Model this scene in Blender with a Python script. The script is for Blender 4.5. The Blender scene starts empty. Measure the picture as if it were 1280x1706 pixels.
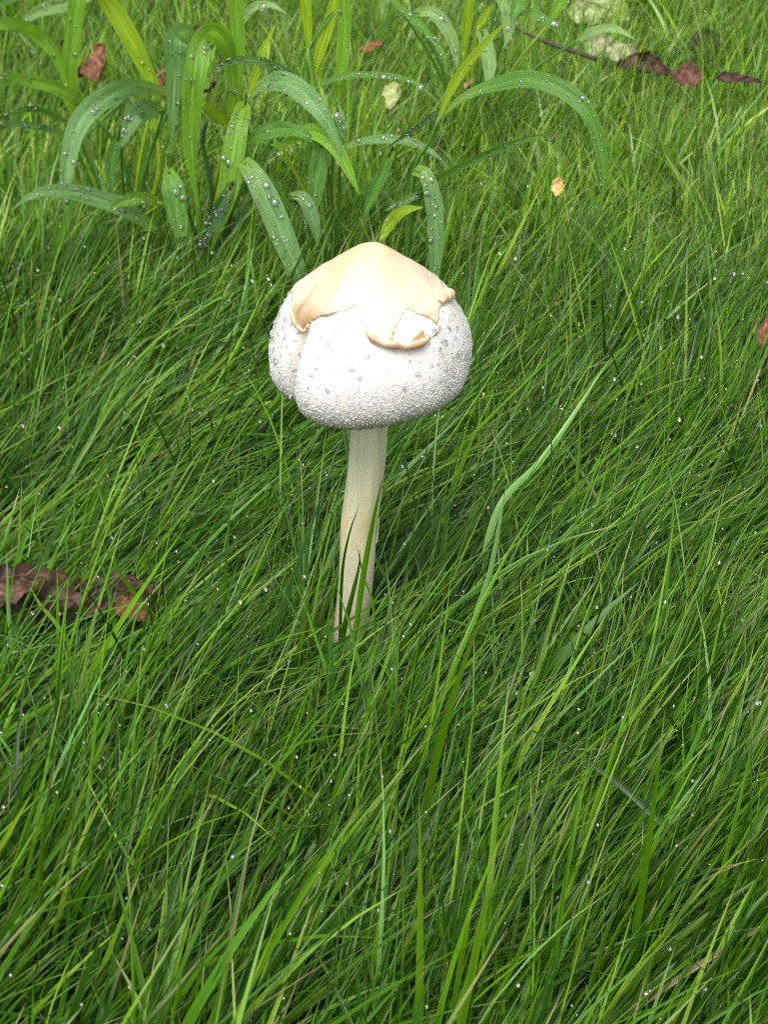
import bpy, bmesh, math, random
import numpy as np
from mathutils import Vector, Matrix

random.seed(7)
rng = np.random.default_rng(11)
R = math.radians
scene = bpy.context.scene
COL = scene.collection

# ------------------------------------------------------------------ camera, sky, sun, exposure
PITCH, HALF = R(33.0), R(16.5)
CAM = np.array([0.0, -0.609, 0.474])
FPX = 853.0 / math.tan(HALF)
cam = bpy.data.cameras.new('camera')
cam.sensor_fit = 'VERTICAL'
cam.sensor_height = 36.0
cam.lens = 18.0 / math.tan(HALF)
cam.clip_start, cam.clip_end = 0.01, 200.0
cam.dof.use_dof = True
cam.dof.focus_distance = 0.71
cam.dof.aperture_fstop = 26.0
camo = bpy.data.objects.new('camera', cam)
camo.location = CAM
camo.rotation_euler = (math.pi / 2 - PITCH, 0, 0)
COL.objects.link(camo)
scene.camera = camo

SUN_EL, SUN_AZ = R(62), R(200)          # azimuth: clockwise from +Y
world = bpy.data.worlds.new('World')
scene.world = world
world.use_nodes = True
wn = world.node_tree
bg = wn.nodes['Background']
sky = wn.nodes.new('ShaderNodeTexSky')
sky.sky_type = 'NISHITA'
sky.sun_disc = False
sky.sun_elevation = SUN_EL
sky.sun_rotation = SUN_AZ
sky.air_density, sky.dust_density, sky.ozone_density = 1.2, 4.0, 1.0
hs = wn.nodes.new('ShaderNodeHueSaturation')
hs.inputs['Saturation'].default_value = 0.22   # cloud-white daylight
wn.links.new(sky.outputs[0], hs.inputs['Color'])
wn.links.new(hs.outputs[0], bg.inputs['Color'])
bg.inputs['Strength'].default_value = 0.13

sl = bpy.data.lights.new('sun', 'SUN')
sl.energy = 1.3
sl.angle = R(35)
sl.color = (1.0, 0.97, 0.92)
suno = bpy.data.objects.new('sun', sl)
sd = Vector((math.sin(SUN_AZ) * math.cos(SUN_EL), math.cos(SUN_AZ) * math.cos(SUN_EL), math.sin(SUN_EL)))
suno.rotation_euler = sd.to_track_quat('Z', 'Y').to_euler()
suno.location = sd * 3
COL.objects.link(suno)

vs = scene.view_settings
vs.view_transform, vs.look, vs.gamma, vs.use_curve_mapping = 'Standard', 'None', 1.0, False
vs.exposure = 0.92
scene.cycles.use_denoising = False
scene.cycles.filter_width = 1.1
scene.cycles.max_bounces = 8
scene.cycles.diffuse_bounces = 4
scene.cycles.transmission_bounces = 8
scene.cycles.transparent_max_bounces = 8


def P(px, py, Y):
    """point of the vertical plane Y seen at that photograph position"""
    cp, sp = math.cos(PITCH), math.sin(PITCH)
    u, v = (px - 640.0) / FPX, (853.0 - py) / FPX
    d = np.array([u, cp + v * sp, -sp + v * cp])
    return CAM + d * ((Y - CAM[1]) / d[1])


def PZ(px, py, z):
    cp, sp = math.cos(PITCH), math.sin(PITCH)
    u, v = (px - 640.0) / FPX, (853.0 - py) / FPX
    d = np.array([u, cp + v * sp, -sp + v * cp])
    return CAM + d * ((z - CAM[2]) / d[2])


def proj(p):
    """world (N,3) -> photograph position (N,2)"""
    p = np.asarray(p) - CAM
    cp, sp = math.cos(PITCH), math.sin(PITCH)
    dz = p[:, 1] * cp - p[:, 2] * sp
    up = p[:, 1] * sp + p[:, 2] * cp
    return np.stack([640 + FPX * p[:, 0] / dz, 853 - FPX * up / dz], 1)


def gz(x, y):
    """height of the soil"""
    return (0.006 * np.sin(x * 11 + 1.3) * np.cos(y * 9 + .4) + 0.004 * np.sin(x * 23 + y * 17)
            + 0.003 * np.cos(y * 31 - x * 13)) - 0.004


# ------------------------------------------------------------------ materials
def mat(name):
    m = bpy.data.materials.new(name)
    m.use_nodes = True
    nt = m.node_tree
    for n in list(nt.nodes):
        nt.nodes.remove(n)
    out = nt.nodes.new('ShaderNodeOutputMaterial')
    return m, nt, out


def nd(nt, t, **kw):
    n = nt.nodes.new(t)
    for k, v in kw.items():
        if k in n.inputs:
            n.inputs[k].default_value = v
        else:
            setattr(n, k, v)
    return n


def ramp(nt, stops):
    n = nt.nodes.new('ShaderNodeValToRGB')
    el = n.color_ramp.elements
    while len(el) < len(stops):
        el.new(0.5)
    for e, (p, c) in zip(el, stops):
        e.position = p
        e.color = (*c, 1)
    return n


def mixc(nt, a, b, fac, mode='MIX'):
    n = nt.nodes.new('ShaderNodeMix')
    n.data_type = 'RGBA'
    n.blend_type = mode
    for sock, v in ((n.inputs[6], a), (n.inputs[7], b), (n.inputs[0], fac)):
        if hasattr(v, 'links'):
            nt.links.new(v, sock)
        elif isinstance(v, (int, float)):
            sock.default_value = v
        else:
            sock.default_value = (*v, 1)
    return n.outputs[2]


def leafy(name, rough, transl, gain, spec=0.5, stripes=False, bump=0.0):
    m, nt, out = mat(name)
    at = nd(nt, 'ShaderNodeAttribute', attribute_name='col')
    colr = at.outputs['Color']
    pb = nd(nt, 'ShaderNodeBsdfPrincipled', Roughness=rough)
    pb.inputs['Specular IOR Level'].default_value = spec
    if stripes:
        uv = nd(nt, 'ShaderNodeUVMap')
        mp = nd(nt, 'ShaderNodeMapping')
        mp.inputs['Scale'].default_value = (26, 0.35, 1)
        nt.links.new(uv.outputs[0], mp.inputs[0])
        nz = nd(nt, 'ShaderNodeTexNoise', Scale=1.0, Detail=3.0, Roughness=0.6)
        nt.links.new(mp.outputs[0], nz.inputs['Vector'])
        rp = ramp(nt, [(0.36, (0.55, 0.6, 0.55)), (0.64, (1.35, 1.28, 1.2))])
        nt.links.new(nz.outputs[0], rp.inputs[0])
        colr = mixc(nt, colr, rp.outputs[0], 1.0, 'MULTIPLY')
        bp = nd(nt, 'ShaderNodeBump', Strength=0.6, Distance=0.0009)
        nt.links.new(nz.outputs[0], bp.inputs['Height'])
        nt.links.new(bp.outputs[0], pb.inputs['Normal'])
    nt.links.new(colr, pb.inputs['Base Color'])
    tr = nd(nt, 'ShaderNodeBsdfTranslucent')
    tc = mixc(nt, colr, (gain, gain * 1.0, gain * 0.55), 1.0, 'MULTIPLY')
    nt.links.new(tc, tr.inputs['Color'])
    mx = nd(nt, 'ShaderNodeMixShader')
    mx.inputs[0].default_value = transl
    nt.links.new(pb.outputs[0], mx.inputs[1])
    nt.links.new(tr.outputs[0], mx.inputs[2])
    nt.links.new(mx.outputs[0], out.inputs[0])
    return m


M_GRASS = leafy('grass_blade', 0.32, 0.30, 1.35, 0.26)
M_LEAF = leafy('broad_leaf', 0.36, 0.34, 1.5, 0.36, stripes=True)
M_CULM = leafy('culm', 0.4, 0.15, 1.3, 0.5)


def m_soil():
    m, nt, out = mat('soil')
    tc = nd(nt, 'ShaderNodeTexCoord')
    n1 = nd(nt, 'ShaderNodeTexNoise', Scale=60.0, Detail=8.0, Roughness=0.65)
    n2 = nd(nt, 'ShaderNodeTexNoise', Scale=420.0, Detail=4.0)
    nt.links.new(tc.outputs['Object'], n1.inputs['Vector'])
    nt.links.new(tc.outputs['Object'], n2.inputs['Vector'])
    r = ramp(nt, [(0.3, (0.012, 0.010, 0.006)), (0.55, (0.035, 0.030, 0.014)), (0.75, (0.07, 0.055, 0.028))])
    nt.links.new(n1.outputs[0], r.inputs[0])
    # thatch and turf too far off to tell the blades apart
    ln = nd(nt, 'ShaderNodeVectorMath', operation='LENGTH')
    nt.links.new(tc.outputs['Object'], ln.inputs[0])
    mr = nd(nt, 'ShaderNodeMapRange')
    mr.inputs[1].default_value, mr.inputs[2].default_value = 1.2, 2.6
    nt.links.new(ln.outputs['Value'], mr.inputs[0])
    r2 = ramp(nt, [(0.3, (0.03, 0.08, 0.008)), (0.7, (0.09, 0.19, 0.02))])
    nt.links.new(n1.outputs[0], r2.inputs[0])
    both = mixc(nt, r.outputs[0], r2.outputs[0], mr.outputs[0])
    pb = nd(nt, 'ShaderNodeBsdfPrincipled', Roughness=0.75)
    nt.links.new(both, pb.inputs['Base Color'])
    bp = nd(nt, 'ShaderNodeBump', Strength=0.8, Distance=0.003)
    nt.links.new(n2.outputs[0], bp.inputs['Height'])
    nt.links.new(bp.outputs[0], pb.inputs['Normal'])
    nt.links.new(pb.outputs[0], out.inputs[0])
    return m


def m_cap():
    m, nt, out = mat('cap_flesh')
    tc = nd(nt, 'ShaderNodeTexCoord')
    n1 = nd(nt, 'ShaderNodeTexNoise', Scale=70.0, Detail=5.0)
    vo = nd(nt, 'ShaderNodeTexVoronoi', Scale=900.0)
    vo2 = nd(nt, 'ShaderNodeTexNoise', Scale=1500.0, Detail=2.0)
    for n in (n1, vo, vo2):
        nt.links.new(tc.outputs['Object'], n.inputs['Vector'])
    r = ramp(nt, [(0.3, (0.66, 0.63, 0.57)), (0.6, (0.75, 0.74, 0.715)), (0.8, (0.79, 0.785, 0.77))])
    nt.links.new(n1.outputs[0], r.inputs[0])
    pb = nd(nt, 'ShaderNodeBsdfPrincipled', Roughness=0.55)
    pb.inputs['Subsurface Weight'].default_value = 0.25
    pb.inputs['Subsurface Radius'].default_value = (1.0, 0.8, 0.55)
    pb.inputs['Subsurface Scale'].default_value = 0.002
    nt.links.new(r.outputs[0], pb.inputs['Base Color'])
    ad = nd(nt, 'ShaderNodeMath', operation='ADD')
    nt.links.new(vo.outputs['Distance'], ad.inputs[0])
    nt.links.new(vo2.outputs[0], ad.inputs[1])
    bp = nd(nt, 'ShaderNodeBump', Strength=0.4, Distance=0.0005)
    nt.links.new(ad.outputs[0], bp.inputs['Height'])
    nt.links.new(bp.outputs[0], pb.inputs['Normal'])
    nt.links.new(pb.outputs[0], out.inputs[0])
    return m


def m_attr(name, rough, sss=0.0, nscale=300.0, bump=0.3, vary=0.25, spec=0.5, stretch=(1, 1, 1)):
    m, nt, out = mat(name)
    at = nd(nt, 'ShaderNodeAttribute', attribute_name='col')
    tc = nd(nt, 'ShaderNodeTexCoord')
    mp = nd(nt, 'ShaderNodeMapping')
    mp.inputs['Scale'].default_value = stretch
    nt.links.new(tc.outputs['Object'], mp.inputs[0])
    n1 = nd(nt, 'ShaderNodeTexNoise', Scale=nscale, Detail=5.0, Roughness=0.6)
    nt.links.new(mp.outputs[0], n1.inputs['Vector'])
    r = ramp(nt, [(0.3, (1 - vary,) * 3), (0.7, (1 + vary * 0.6,) * 3)])
    nt.links.new(n1.outputs[0], r.inputs[0])
    c = mixc(nt, at.outputs['Color'], r.outputs[0], 1.0, 'MULTIPLY')
    pb = nd(nt, 'ShaderNodeBsdfPrincipled', Roughness=rough)
    pb.inputs['Specular IOR Level'].default_value = spec
    if sss:
        pb.inputs['Subsurface Weight'].default_value = sss
        pb.inputs['Subsurface Radius'].default_value = (1.0, 0.8, 0.5)
        pb.inputs['Subsurface Scale'].default_value = 0.002
    nt.links.new(c, pb.inputs['Base Color'])
    bp = nd(nt, 'ShaderNodeBump', Strength=bump, Distance=0.0006)
    nt.links.new(n1.outputs[0], bp.inputs['Height'])
    nt.links.new(bp.outputs[0], pb.inputs['Normal'])
    nt.links.new(pb.outputs[0], out.inputs[0])
    return m


def m_water(name='water', gloss=0.12):
    m, nt, out = mat(name)
    g = nd(nt, 'ShaderNodeBsdfGlass', Roughness=0.0, IOR=1.33)
    gl = nd(nt, 'ShaderNodeBsdfGlossy', Roughness=0.08)
    mx = nd(nt, 'ShaderNodeMixShader')
    mx.inputs[0].default_value = gloss
    nt.links.new(g.outputs[0], mx.inputs[1])
    nt.links.new(gl.outputs[0], mx.inputs[2])
    nt.links.new(mx.outputs[0], out.inputs[0])
    return m


M_SOIL = m_soil()
M_CAP = m_cap()
M_SKIN = m_attr('cap_skin', 0.42, 0.2, 110.0, 0.5, 0.16)
M_STEM = m_attr('stem_flesh', 0.45, 0.25, 420.0, 0.35, 0.16, stretch=(1, 1, 0.06))
M_GRAN = m_attr('cap_granule', 0.3, 0.15, 400.0, 0.0, 0.1)
M_DEAD = m_attr('dead_leaf', 0.5, 0.0, 260.0, 1.0, 0.75, spec=0.3)
M_TWIG = m_attr('twig_bark', 0.6, 0.0, 500.0, 0.8, 0.5)
M_WATER = m_water()
M_DEW = m_water('dew_bead', 0.22)


# ------------------------------------------------------------------ mesh helpers
def props(o, label=None, cat=None, group=None, kind=None):
    for k, v in (('label', label), ('category', cat), ('group', group), ('kind', kind)):
        if v:
            o[k] = v
    return o


def empty(name, loc):
    o = bpy.data.objects.new(name, None)
    o.location = loc
    o.empty_display_size = 0.01
    COL.objects.link(o)
    return o


def link(name, me, m, parent=None):
    o = bpy.data.objects.new(name, me)
    if me.materials:
        pass
    else:
        me.materials.append(m)
    COL.objects.link(o)
    if parent is not None:
        o.parent = parent
        loc = Vector((0, 0, 0))
        q = parent
        while q is not None:
            loc += q.location
            q = q.parent
        o.location = -loc          # meshes are written in world coordinates
    return o


def mesh(name, V, F, m, parent=None, col=None, uv=None, smooth=True):
    """V (N,3); F an int array (M,3) or (M,4), or a list of such arrays"""
    V = np.ascontiguousarray(V, dtype=np.float32)
    Fs = F if isinstance(F, list) else [F]
    Fs = [np.asarray(f, dtype=np.int32) for f in Fs if len(f)]
    me = bpy.data.meshes.new(name)
    me.vertices.add(len(V))
    me.vertices.foreach_set('co', V.ravel())
    li = np.concatenate([f.ravel() for f in Fs])
    tot = np.concatenate([np.full(len(f), f.shape[1], np.int32) for f in Fs])
    st = np.concatenate([[0], np.cumsum(tot)[:-1]]).astype(np.int32)
    me.loops.add(len(li))
    me.loops.foreach_set('vertex_index', li)
    me.polygons.add(len(tot))
    me.polygons.foreach_set('loop_start', st)
    me.polygons.foreach_set('use_smooth', np.full(len(tot), smooth))
    if col is not None:
        c = np.ones((len(V), 4), np.float32)
        c[:, :3] = col
        a = me.attributes.new('col', 'FLOAT_COLOR', 'POINT')
        a.data.foreach_set('color', c.ravel())
    me.update(calc_edges=True)
    if uv is not None:
        l = me.uv_layers.new(name='UVMap')
        l.data.foreach_set('uv', np.ascontiguousarray(np.asarray(uv, np.float32)[li]).ravel())
    me.validate()
    return link(name, me, m, parent)


def grid_faces(rows, cols, closed=False):
    r = np.arange(rows - 1)[:, None]
    c = np.arange(cols if closed else cols - 1)[None, :]
    c2 = (c + 1) % cols
    return np.stack([r * cols + c, r * cols + c2, (r + 1) * cols + c2, (r + 1) * cols + c], -1).reshape(-1, 4)


def spline(pts, n):
    """Catmull-Rom through the points, n samples even in arc length"""
    p = np.asarray(pts, float)
    q = np.vstack([2 * p[0] - p[1], p, 2 * p[-1] - p[-2]])
    out = []
    for i in range(1, len(q) - 2):
        t = np.linspace(0, 1, 24, endpoint=False)[:, None]
        a, b, c, d = q[i - 1], q[i], q[i + 1], q[i + 2]
        out.append(0.5 * (2 * b + (c - a) * t + (2 * a - 5 * b + 4 * c - d) * t ** 2 + (3 * b - a - 3 * c + d) * t ** 3))
    out.append(p[-1:])
    o = np.vstack(out)
    s = np.concatenate([[0], np.cumsum(np.linalg.norm(np.diff(o, axis=0), axis=1))])
    w = np.linspace(0, s[-1], n)
    return np.stack([np.interp(w, s, o[:, k]) for k in range(o.shape[1])], 1)


def unit(v):
    return v / np.maximum(np.linalg.norm(v, axis=-1, keepdims=True), 1e-12)


def tube(path, rad, sides=8):
    t = unit(np.gradient(path, axis=0))
    ref = np.array([0.3, 1.0, 0.1])
    a = unit(np.cross(t, ref))
    b = np.cross(t, a)
    an = np.linspace(0, 2 * math.pi, sides, endpoint=False)
    V = path[:, None] + np.asarray(rad).reshape(-1, 1, 1) * (a[:, None] * np.cos(an)[None, :, None] + b[:, None] * np.sin(an)[None, :, None])
    V = V.reshape(-1, 3)
    F = [grid_faces(len(path), sides, True)]
    n = len(V)
    V = np.vstack([V, path[0], path[-1]])
    k = np.arange(sides)
    F.append(np.stack([np.full(sides, n), (k + 1) % sides, k], 1))
    e = (len(path) - 1) * sides
    F.append(np.stack([np.full(sides, n + 1), e + k, e + (k + 1) % sides], 1))
    return V, F


def ico(sub=2):
    bm = bmesh.new()
    bmesh.ops.create_icosphere(bm, subdivisions=sub, radius=1.0)
    V = np.array([v.co[:] for v in bm.verts])
    F = np.array([[v.index for v in f.verts] for f in bm.faces])
    bm.free()
    return V, F


ICO1, ICO2, ICO3 = ico(1), ico(2), ico(3)
OCT = (np.array([(1, 0, 0), (0, 1, 0), (-1, 0, 0), (0, -1, 0), (0, 0, 1), (0, 0, -1)], float),
       np.array([(0, 1, 4), (1, 2, 4), (2, 3, 4), (3, 0, 4), (1, 0, 5), (2, 1, 5), (3, 2, 5), (0, 3, 5)]))


def scatter(shape, pos, nrm, sn, st, rot=None):
    """copies of a shape at pos, scaled sn along nrm and st across it"""
    SV, SF = shape
    nrm = unit(nrm)
    ref = np.where(np.abs(nrm[:, 2:3]) > 0.9, np.array([[1., 0, 0]]), np.array([[0, 0, 1.]]))
    a = unit(np.cross(nrm, ref))
    b = np.cross(nrm, a)
    sn = np.broadcast_to(sn, len(pos))[:, None, None]
    st = np.broadcast_to(st, len(pos))[:, None, None]
    V = pos[:, None] + SV[None, :, 0:1] * st * a[:, None] + SV[None, :, 1:2] * st * b[:, None] + SV[None, :, 2:3] * sn * nrm[:, None]
    F = SF[None] + (np.arange(len(pos)) * len(SV))[:, None, None]
    return V.reshape(-1, 3), F.reshape(-1, 3)


# ------------------------------------------------------------------ ground
gx = np.concatenate([-np.geomspace(30, 1.25, 14), np.linspace(-1.2, 1.2, 121), np.geomspace(1.25, 30, 14)])
gy = np.concatenate([-np.geomspace(30, 1.25, 14), np.linspace(-1.2, 2.2, 171), np.geomspace(2.25, 40, 14)])
XX, YY = np.meshgrid(gx, gy)
gv = np.stack([XX.ravel(), YY.ravel(), gz(XX, YY).ravel()], 1)
props(mesh('ground', gv, grid_faces(len(gy), len(gx)), M_SOIL), 'dark damp soil under the lawn', 'soil', kind='structure')

# ------------------------------------------------------------------ mushroom
MX = P(614, 590, 0.0)[0]
ZW = P(614, 590, 0.0)[2]                       # height of the cap's widest ring
PROF = np.array([(0, 46.8), (5, 45.6), (10, 42.3), (17, 37), (25, 30.8), (32, 24), (36.5, 16), (39.2, 8), (40, 1),
                 (39.4, -5), (37.2, -10), (33.8, -13), (29.5, -14.2), (26, -13.2)], float)
_pr = spline(PROF, 400)
CREASE = R(221)


def cap_point(phi, t, lift=0.0):
    """phi angle, t 0 (apex) .. 1 (under the margin); metres, world"""
    r = np.interp(t, np.linspace(0, 1, 400), _pr[:, 0])
    z = np.interp(t, np.linspace(0, 1, 400), _pr[:, 1])
    tt = np.gradient(_pr, axis=0)
    nr = np.interp(t, np.linspace(0, 1, 400), tt[:, 1] * -1)
    nz = np.interp(t, np.linspace(0, 1, 400), tt[:, 0])
    nl = np.hypot(nr, nz)
    nr, nz = nr / nl, nz / nl
    low = np.clip((28 - z) / 16, 0, 1)
    low = low * low * (3 - 2 * low)
    d = (phi - CREASE + math.pi) % (2 * math.pi) - math.pi
    dr = low * (-8.5 * np.exp(-(d / 0.075) ** 2) + 3.0 * np.exp(-((d - 0.30) / 0.22) ** 2) + 0.2 * np.exp(-((d + 0.3) / 0.2) ** 2))
    d2 = (phi - R(75) + math.pi) % (2 * math.pi) - math.pi
    dr += low * -3.5 * np.exp(-(d2 / 0.1) ** 2)
    dr += low * (0.5 * np.sin(3 * phi + 1.0) + 0.35 * np.sin(7 * phi + 2.0) + 0.2 * np.sin(13 * phi))
    dr += 0.25 * np.sin(5 * phi + z * 0.18) * np.clip(r / 15, 0, 1)
    dz = low * (np.where((d < 0) & (d > -1.2), 2.4 * np.clip(-d * 6, 0, 1), 0) + 0.6 * np.sin(5 * phi + .6)) * np.clip((4 - z) / 14, 0, 1)
    rr = np.maximum(r + dr + nr * lift, 0)
    zz = z + dz + nz * lift
    ax = np.clip(z / 46.8, 0, 1) * 1.6          # the peak leans a little to the side
    return np.stack([MX + (rr * np.cos(phi) + ax) * 1e-3, rr * np.sin(phi) * 1e-3, ZW + zz * 1e-3], -1)


mush = empty('mushroom', (MX, 0, 0))
props(mush, 'white dew-covered mushroom with peeling cream cap skin and pale bare stem', 'mushroom')

NP, NT = 300, 120
ph = np.linspace(0, 2 * math.pi, NP, endpoint=False)
tv = np.linspace(0.0005, 1, NT)
T2, P2 = np.meshgrid(tv, ph, indexing='ij')
CV = cap_point(P2.ravel(), T2.ravel())
ring = CV[-NP:]
under = []
for k, (f, h) in enumerate([(0.86, 2.5), (0.6, 6.5), (0.36, 9.0), (0.16, 9.5), (0.01, 9.5)]):
    u = ring.copy()
    u[:, 0] = MX + (u[:, 0] - MX) * f
    u[:, 1] *= f
    u[:, 2] += h * 1e-3
    under.append(u)
CV = np.vstack([CV] + under)
cap = mesh('cap', CV, grid_faces(NT + 5, NP, True), M_CAP, mush)

# gills: thin sheets hanging in the hollow under the cap
gV, gF = [], []
for k in range(90):
    a = 2 * math.pi * k / 90
    ca, sa = math.cos(a), math.sin(a)
    q = [(27, -12.2), (27, -8), (8, 0), (8, -5.5), (17, -9.5)]
    o = len(gV) * 5
    for side in (-1, 1):
        gV.append([(MX + (r * ca - side * 0.12 * sa) * 1e-3, (r * sa + side * 0.12 * ca) * 1e-3, ZW + z * 1e-3) for r, z in q])
gV = np.array(gV).reshape(-1, 5, 3)
ng = len(gV)
gF = np.arange(ng * 5).reshape(ng, 5)
gills = mesh('gills', gV.reshape(-1, 3), gF, M_SKIN, cap, col=np.array([0.62, 0.6, 0.5]), smooth=False)
props(gills, kind='stuff')

# stem: follows the bend of the photographed one
sp = [(566, 1130, 33), (577, 1080, 31.5), (586, 1030, 29), (592, 980, 28.3), (595, 930, 28.8), (598, 880, 30), (603, 840, 30.5),
      (609, 790, 30.6), (614, 740, 31), (616, 700, 31.5), (616, 670, 33)]
spath = spline([list(P(x, y, 0.0)) + [w / FPX * 0.735 * 1.0] for x, y, w in sp], 60)
sr = spath[:, 3].copy()
scen = spath[:, :3].copy()
below = np.array([[scen[0, 0] - .004, 0, -0.02]])
sides = 64
an = np.linspace(0, 2 * math.pi, sides, endpoint=False)
zz = scen[:, 2]
ribs = 1 + 0.005 * np.sin(an * 9)[None] + 0.005 * np.sin(an * 17 + 1 + zz[:, None] * 30) + 0.006 * np.sin(an * 29 + zz[:, None] * 60) \
    + 0.03 * np.sin(an * 2 + zz[:, None] * 40) + 0.014 * np.sin(zz[:, None] * 140 + an[None] * 1)
SV = np.stack([scen[:, 0][:, None] + sr[:, None] * ribs * np.cos(an), scen[:, 1][:, None] + sr[:, None] * ribs * np.sin(an),
               np.repeat(zz[:, None], sides, 1)], -1).reshape(-1, 3)
f = np.clip((np.repeat(zz, sides) - 0.03) / 0.1, 0, 1)[:, None]
w = (0.5 + 0.5 * np.sin(np.tile(an, len(zz)) * 5 + np.repeat(zz, sides) * 25))[:, None]
scol = (1 - f) * np.array([0.72, 0.64, 0.46]) + f * np.array([0.60, 0.62, 0.42])
scol = scol * (0.94 + 0.07 * w)
stain = np.exp(-((np.repeat(zz, sides) - 0.075) / 0.014) ** 2)[:, None] * w
scol = scol * (1 - stain * np.array([0.10, 0.18, 0.34]))
SV = np.vstack([SV, [[scen[0, 0], 0, zz[0] - 0.012]], [[scen[-1, 0], 0, zz[-1] + .002]]])
scol = np.vstack([scol, scol[:1], scol[-1:]])
k = np.arange(sides)
n0 = len(zz) * sides
e = (len(zz) - 1) * sides
stem = mesh('stem', SV, [grid_faces(len(zz), sides, True), np.stack([np.full(sides, n0), (k + 1) % sides, k], 1),
                         np.stack([np.full(sides, n0 + 1), e + k, e + (k + 1) % sides], 1)], M_STEM, mush, col=scol)


# cream skin peeling off the peak: a dense sheet over the cap cut along a torn edge
def in_poly(p, poly):
    x, y = p[:, 0], p[:, 1]
    c = np.zeros(len(p), bool)
    n = len(poly)
    for i in range(n):
        (x1, y1), (x2, y2) = poly[i], poly[(i + 1) % n]
        cond = ((y1 > y) != (y2 > y)) & (x < (x2 - x1) * (y - y1) / (y2 - y1 + 1e-12) + x1)
        c ^= cond
    return c


def seg_dist(p, line):
    best = np.full(len(p), 1e9)
    for (a, b) in zip(line[:-1], line[1:]):
        a, b = np.array(a, float), np.array(b, float)
        ab = b - a
        t = np.clip(((p - a) @ ab) / (ab @ ab), 0, 1)
        best = np.minimum(best, np.linalg.norm(p - (a + t[:, None] * ab), axis=1))
    return best


EDGE = [(478, 480), (489, 492), (486, 510), (487, 526), (493, 541), (505, 553), (513, 547), (521, 536), (536, 529), (552, 526), (570, 519),
        (586, 514), (595, 508), (600, 520), (606, 540), (613, 558), (622, 573), (640, 578), (652, 566), (658, 550), (667, 533), (677, 514),
        (688, 520), (703, 524), (716, 528), (724, 537), (729, 546), (731, 530), (733, 512), (741, 508), (752, 500), (770, 488)]
POLY = [(430, 300)] + EDGE + [(820, 300)]
n_p, n_t = 700, 210
ph2 = np.linspace(0, 2 * math.pi, n_p, endpoint=False)
tv2 = np.linspace(0.0005, 0.72, n_t)
T3, P3 = np.meshgrid(tv2, ph2, indexing='ij')
T3, P3 = T3.ravel(), P3.ravel()
B = cap_point(P3, T3)
e1 = cap_point(P3 + 1e-3, T3) - B
e2 = cap_point(P3, T3 + 1e-3) - B
N = unit(np.cross(e2, e1))
cen = np.array([MX, 0, ZW])
N *= np.sign(np.sum(N * (B - cen), 1, keepdims=True))
pp = proj(B)
jit = np.stack([np.sin(B[:, 0] * 2600 + B[:, 2] * 1700), np.sin(B[:, 2] * 2300 - B[:, 0] * 1900)], 1) * 1.1
front = np.sum(N * (B - CAM), 1) < 0
zrel = (B[:, 2] - ZW) * 1e3
sel = np.where(front, in_poly(pp + jit, POLY), zrel > 25 + 2.5 * np.sin(P3 * 4) + 1.2 * np.sin(P3 * 9))
de = np.where(front, seg_dist(pp + jit, EDGE), np.abs(zrel - 25) * 4)
F3 = grid_faces(n_t, n_p, True)
keep = sel[F3].all(1)
F3 = F3[keep]
lift_w = 0.00018 * np.sin(B[:, 0] * 520 + 2 * np.sin(B[:, 2] * 330)) * np.sin(B[:, 2] * 430 + 1.5 * np.sin(B[:, 0] * 380))
nz_ = 0.5 * np.sin(B[:, 0] * 420 + B[:, 2] * 300) + 0.5 * np.sin(B[:, 2] * 510 - B[:, 0] * 260 + B[:, 1] * 300)
lift = 0.00030 + 0.0004 * np.exp(-de / 7) * (0.5 + 0.5 * nz_)
left = np.exp(-(((pp[:, 0] - 512) / 30) ** 2 + ((pp[:, 1] - 528) / 26) ** 2)) * front
mid = np.exp(-(((pp[:, 0] - 630) / 24) ** 2 + ((pp[:, 1] - 565) / 20) ** 2)) * front
lift += 0.0016 * left * (1 - np.exp(-de / 8)) + 0.0022 * mid * np.clip(1.2 - de / 20, 0, 1)
# folds running down the sheet
lift += front * 0.0014 * np.exp(-((pp[:, 0] - (575 - (pp[:, 1] - 470) * 0.5)) / 9) ** 2) * np.clip((pp[:, 1] - 430) / 40, 0, 1)
lift += front * 0.0011 * np.exp(-((pp[:, 0] - (540 - (pp[:, 1] - 470) * 0.6)) / 7) ** 2) * np.clip((pp[:, 1] - 440) / 40, 0, 1)
lift += lift_w * np.clip((44 - zrel) / 12, 0, 1)
top = B + N * np.maximum(lift, 0.0002)[:, None]
cream, tan, peak = np.array([0.72, 0.62, 0.47]), np.array([0.42, 0.27, 0.14]), np.array([0.66, 0.48, 0.28])
wt = (np.exp(-de / 9) * 0.30 + left * 1.0)[:, None]
wp = np.clip((zrel - 26) / 20, 0, 1)[:, None] ** 1.3 * 0.95
wp2 = (np.exp(-((pp[:, 0] - (548 - (pp[:, 1] - 470) * 0.7)) / 16) ** 2) * front * np.clip((540 - pp[:, 1]) / 60, 0, 1))[:, None] * 0.9
sc = cream * (1 - wp) + peak * wp
sc = sc * (1 - wp2) + peak * wp2
sc = sc * (1 - np.clip(wt, 0, 1)) + tan * np.clip(wt, 0, 1)
smudge = 0.5 + 0.5 * np.sin(B[:, 0] * 330 + 1.7 * np.sin(B[:, 2] * 290)) * np.sin(B[:, 2] * 260 + 1.3 * np.sin(B[:, 0] * 410 + B[:, 1] * 200))
sc = sc * (1 - (0.22 * np.clip(smudge - 0.5, 0, 1) * np.clip(1.2 - zrel / 45, 0, 1))[:, None] * np.array([0.8, 1.1, 1.5]))
used = np.unique(F3)
mapi = np.full(len(B), -1)
mapi[used] = np.arange(len(used))
F3 = mapi[F3]
SVt, SVb, scc = top[used], (B - N * 0.0002)[used], sc[used]
ed = np.concatenate([F3[:, [0, 1]], F3[:, [1, 2]], F3[:, [2, 3]], F3[:, [3, 0]]])
key = np.sort(ed, 1)
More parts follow.
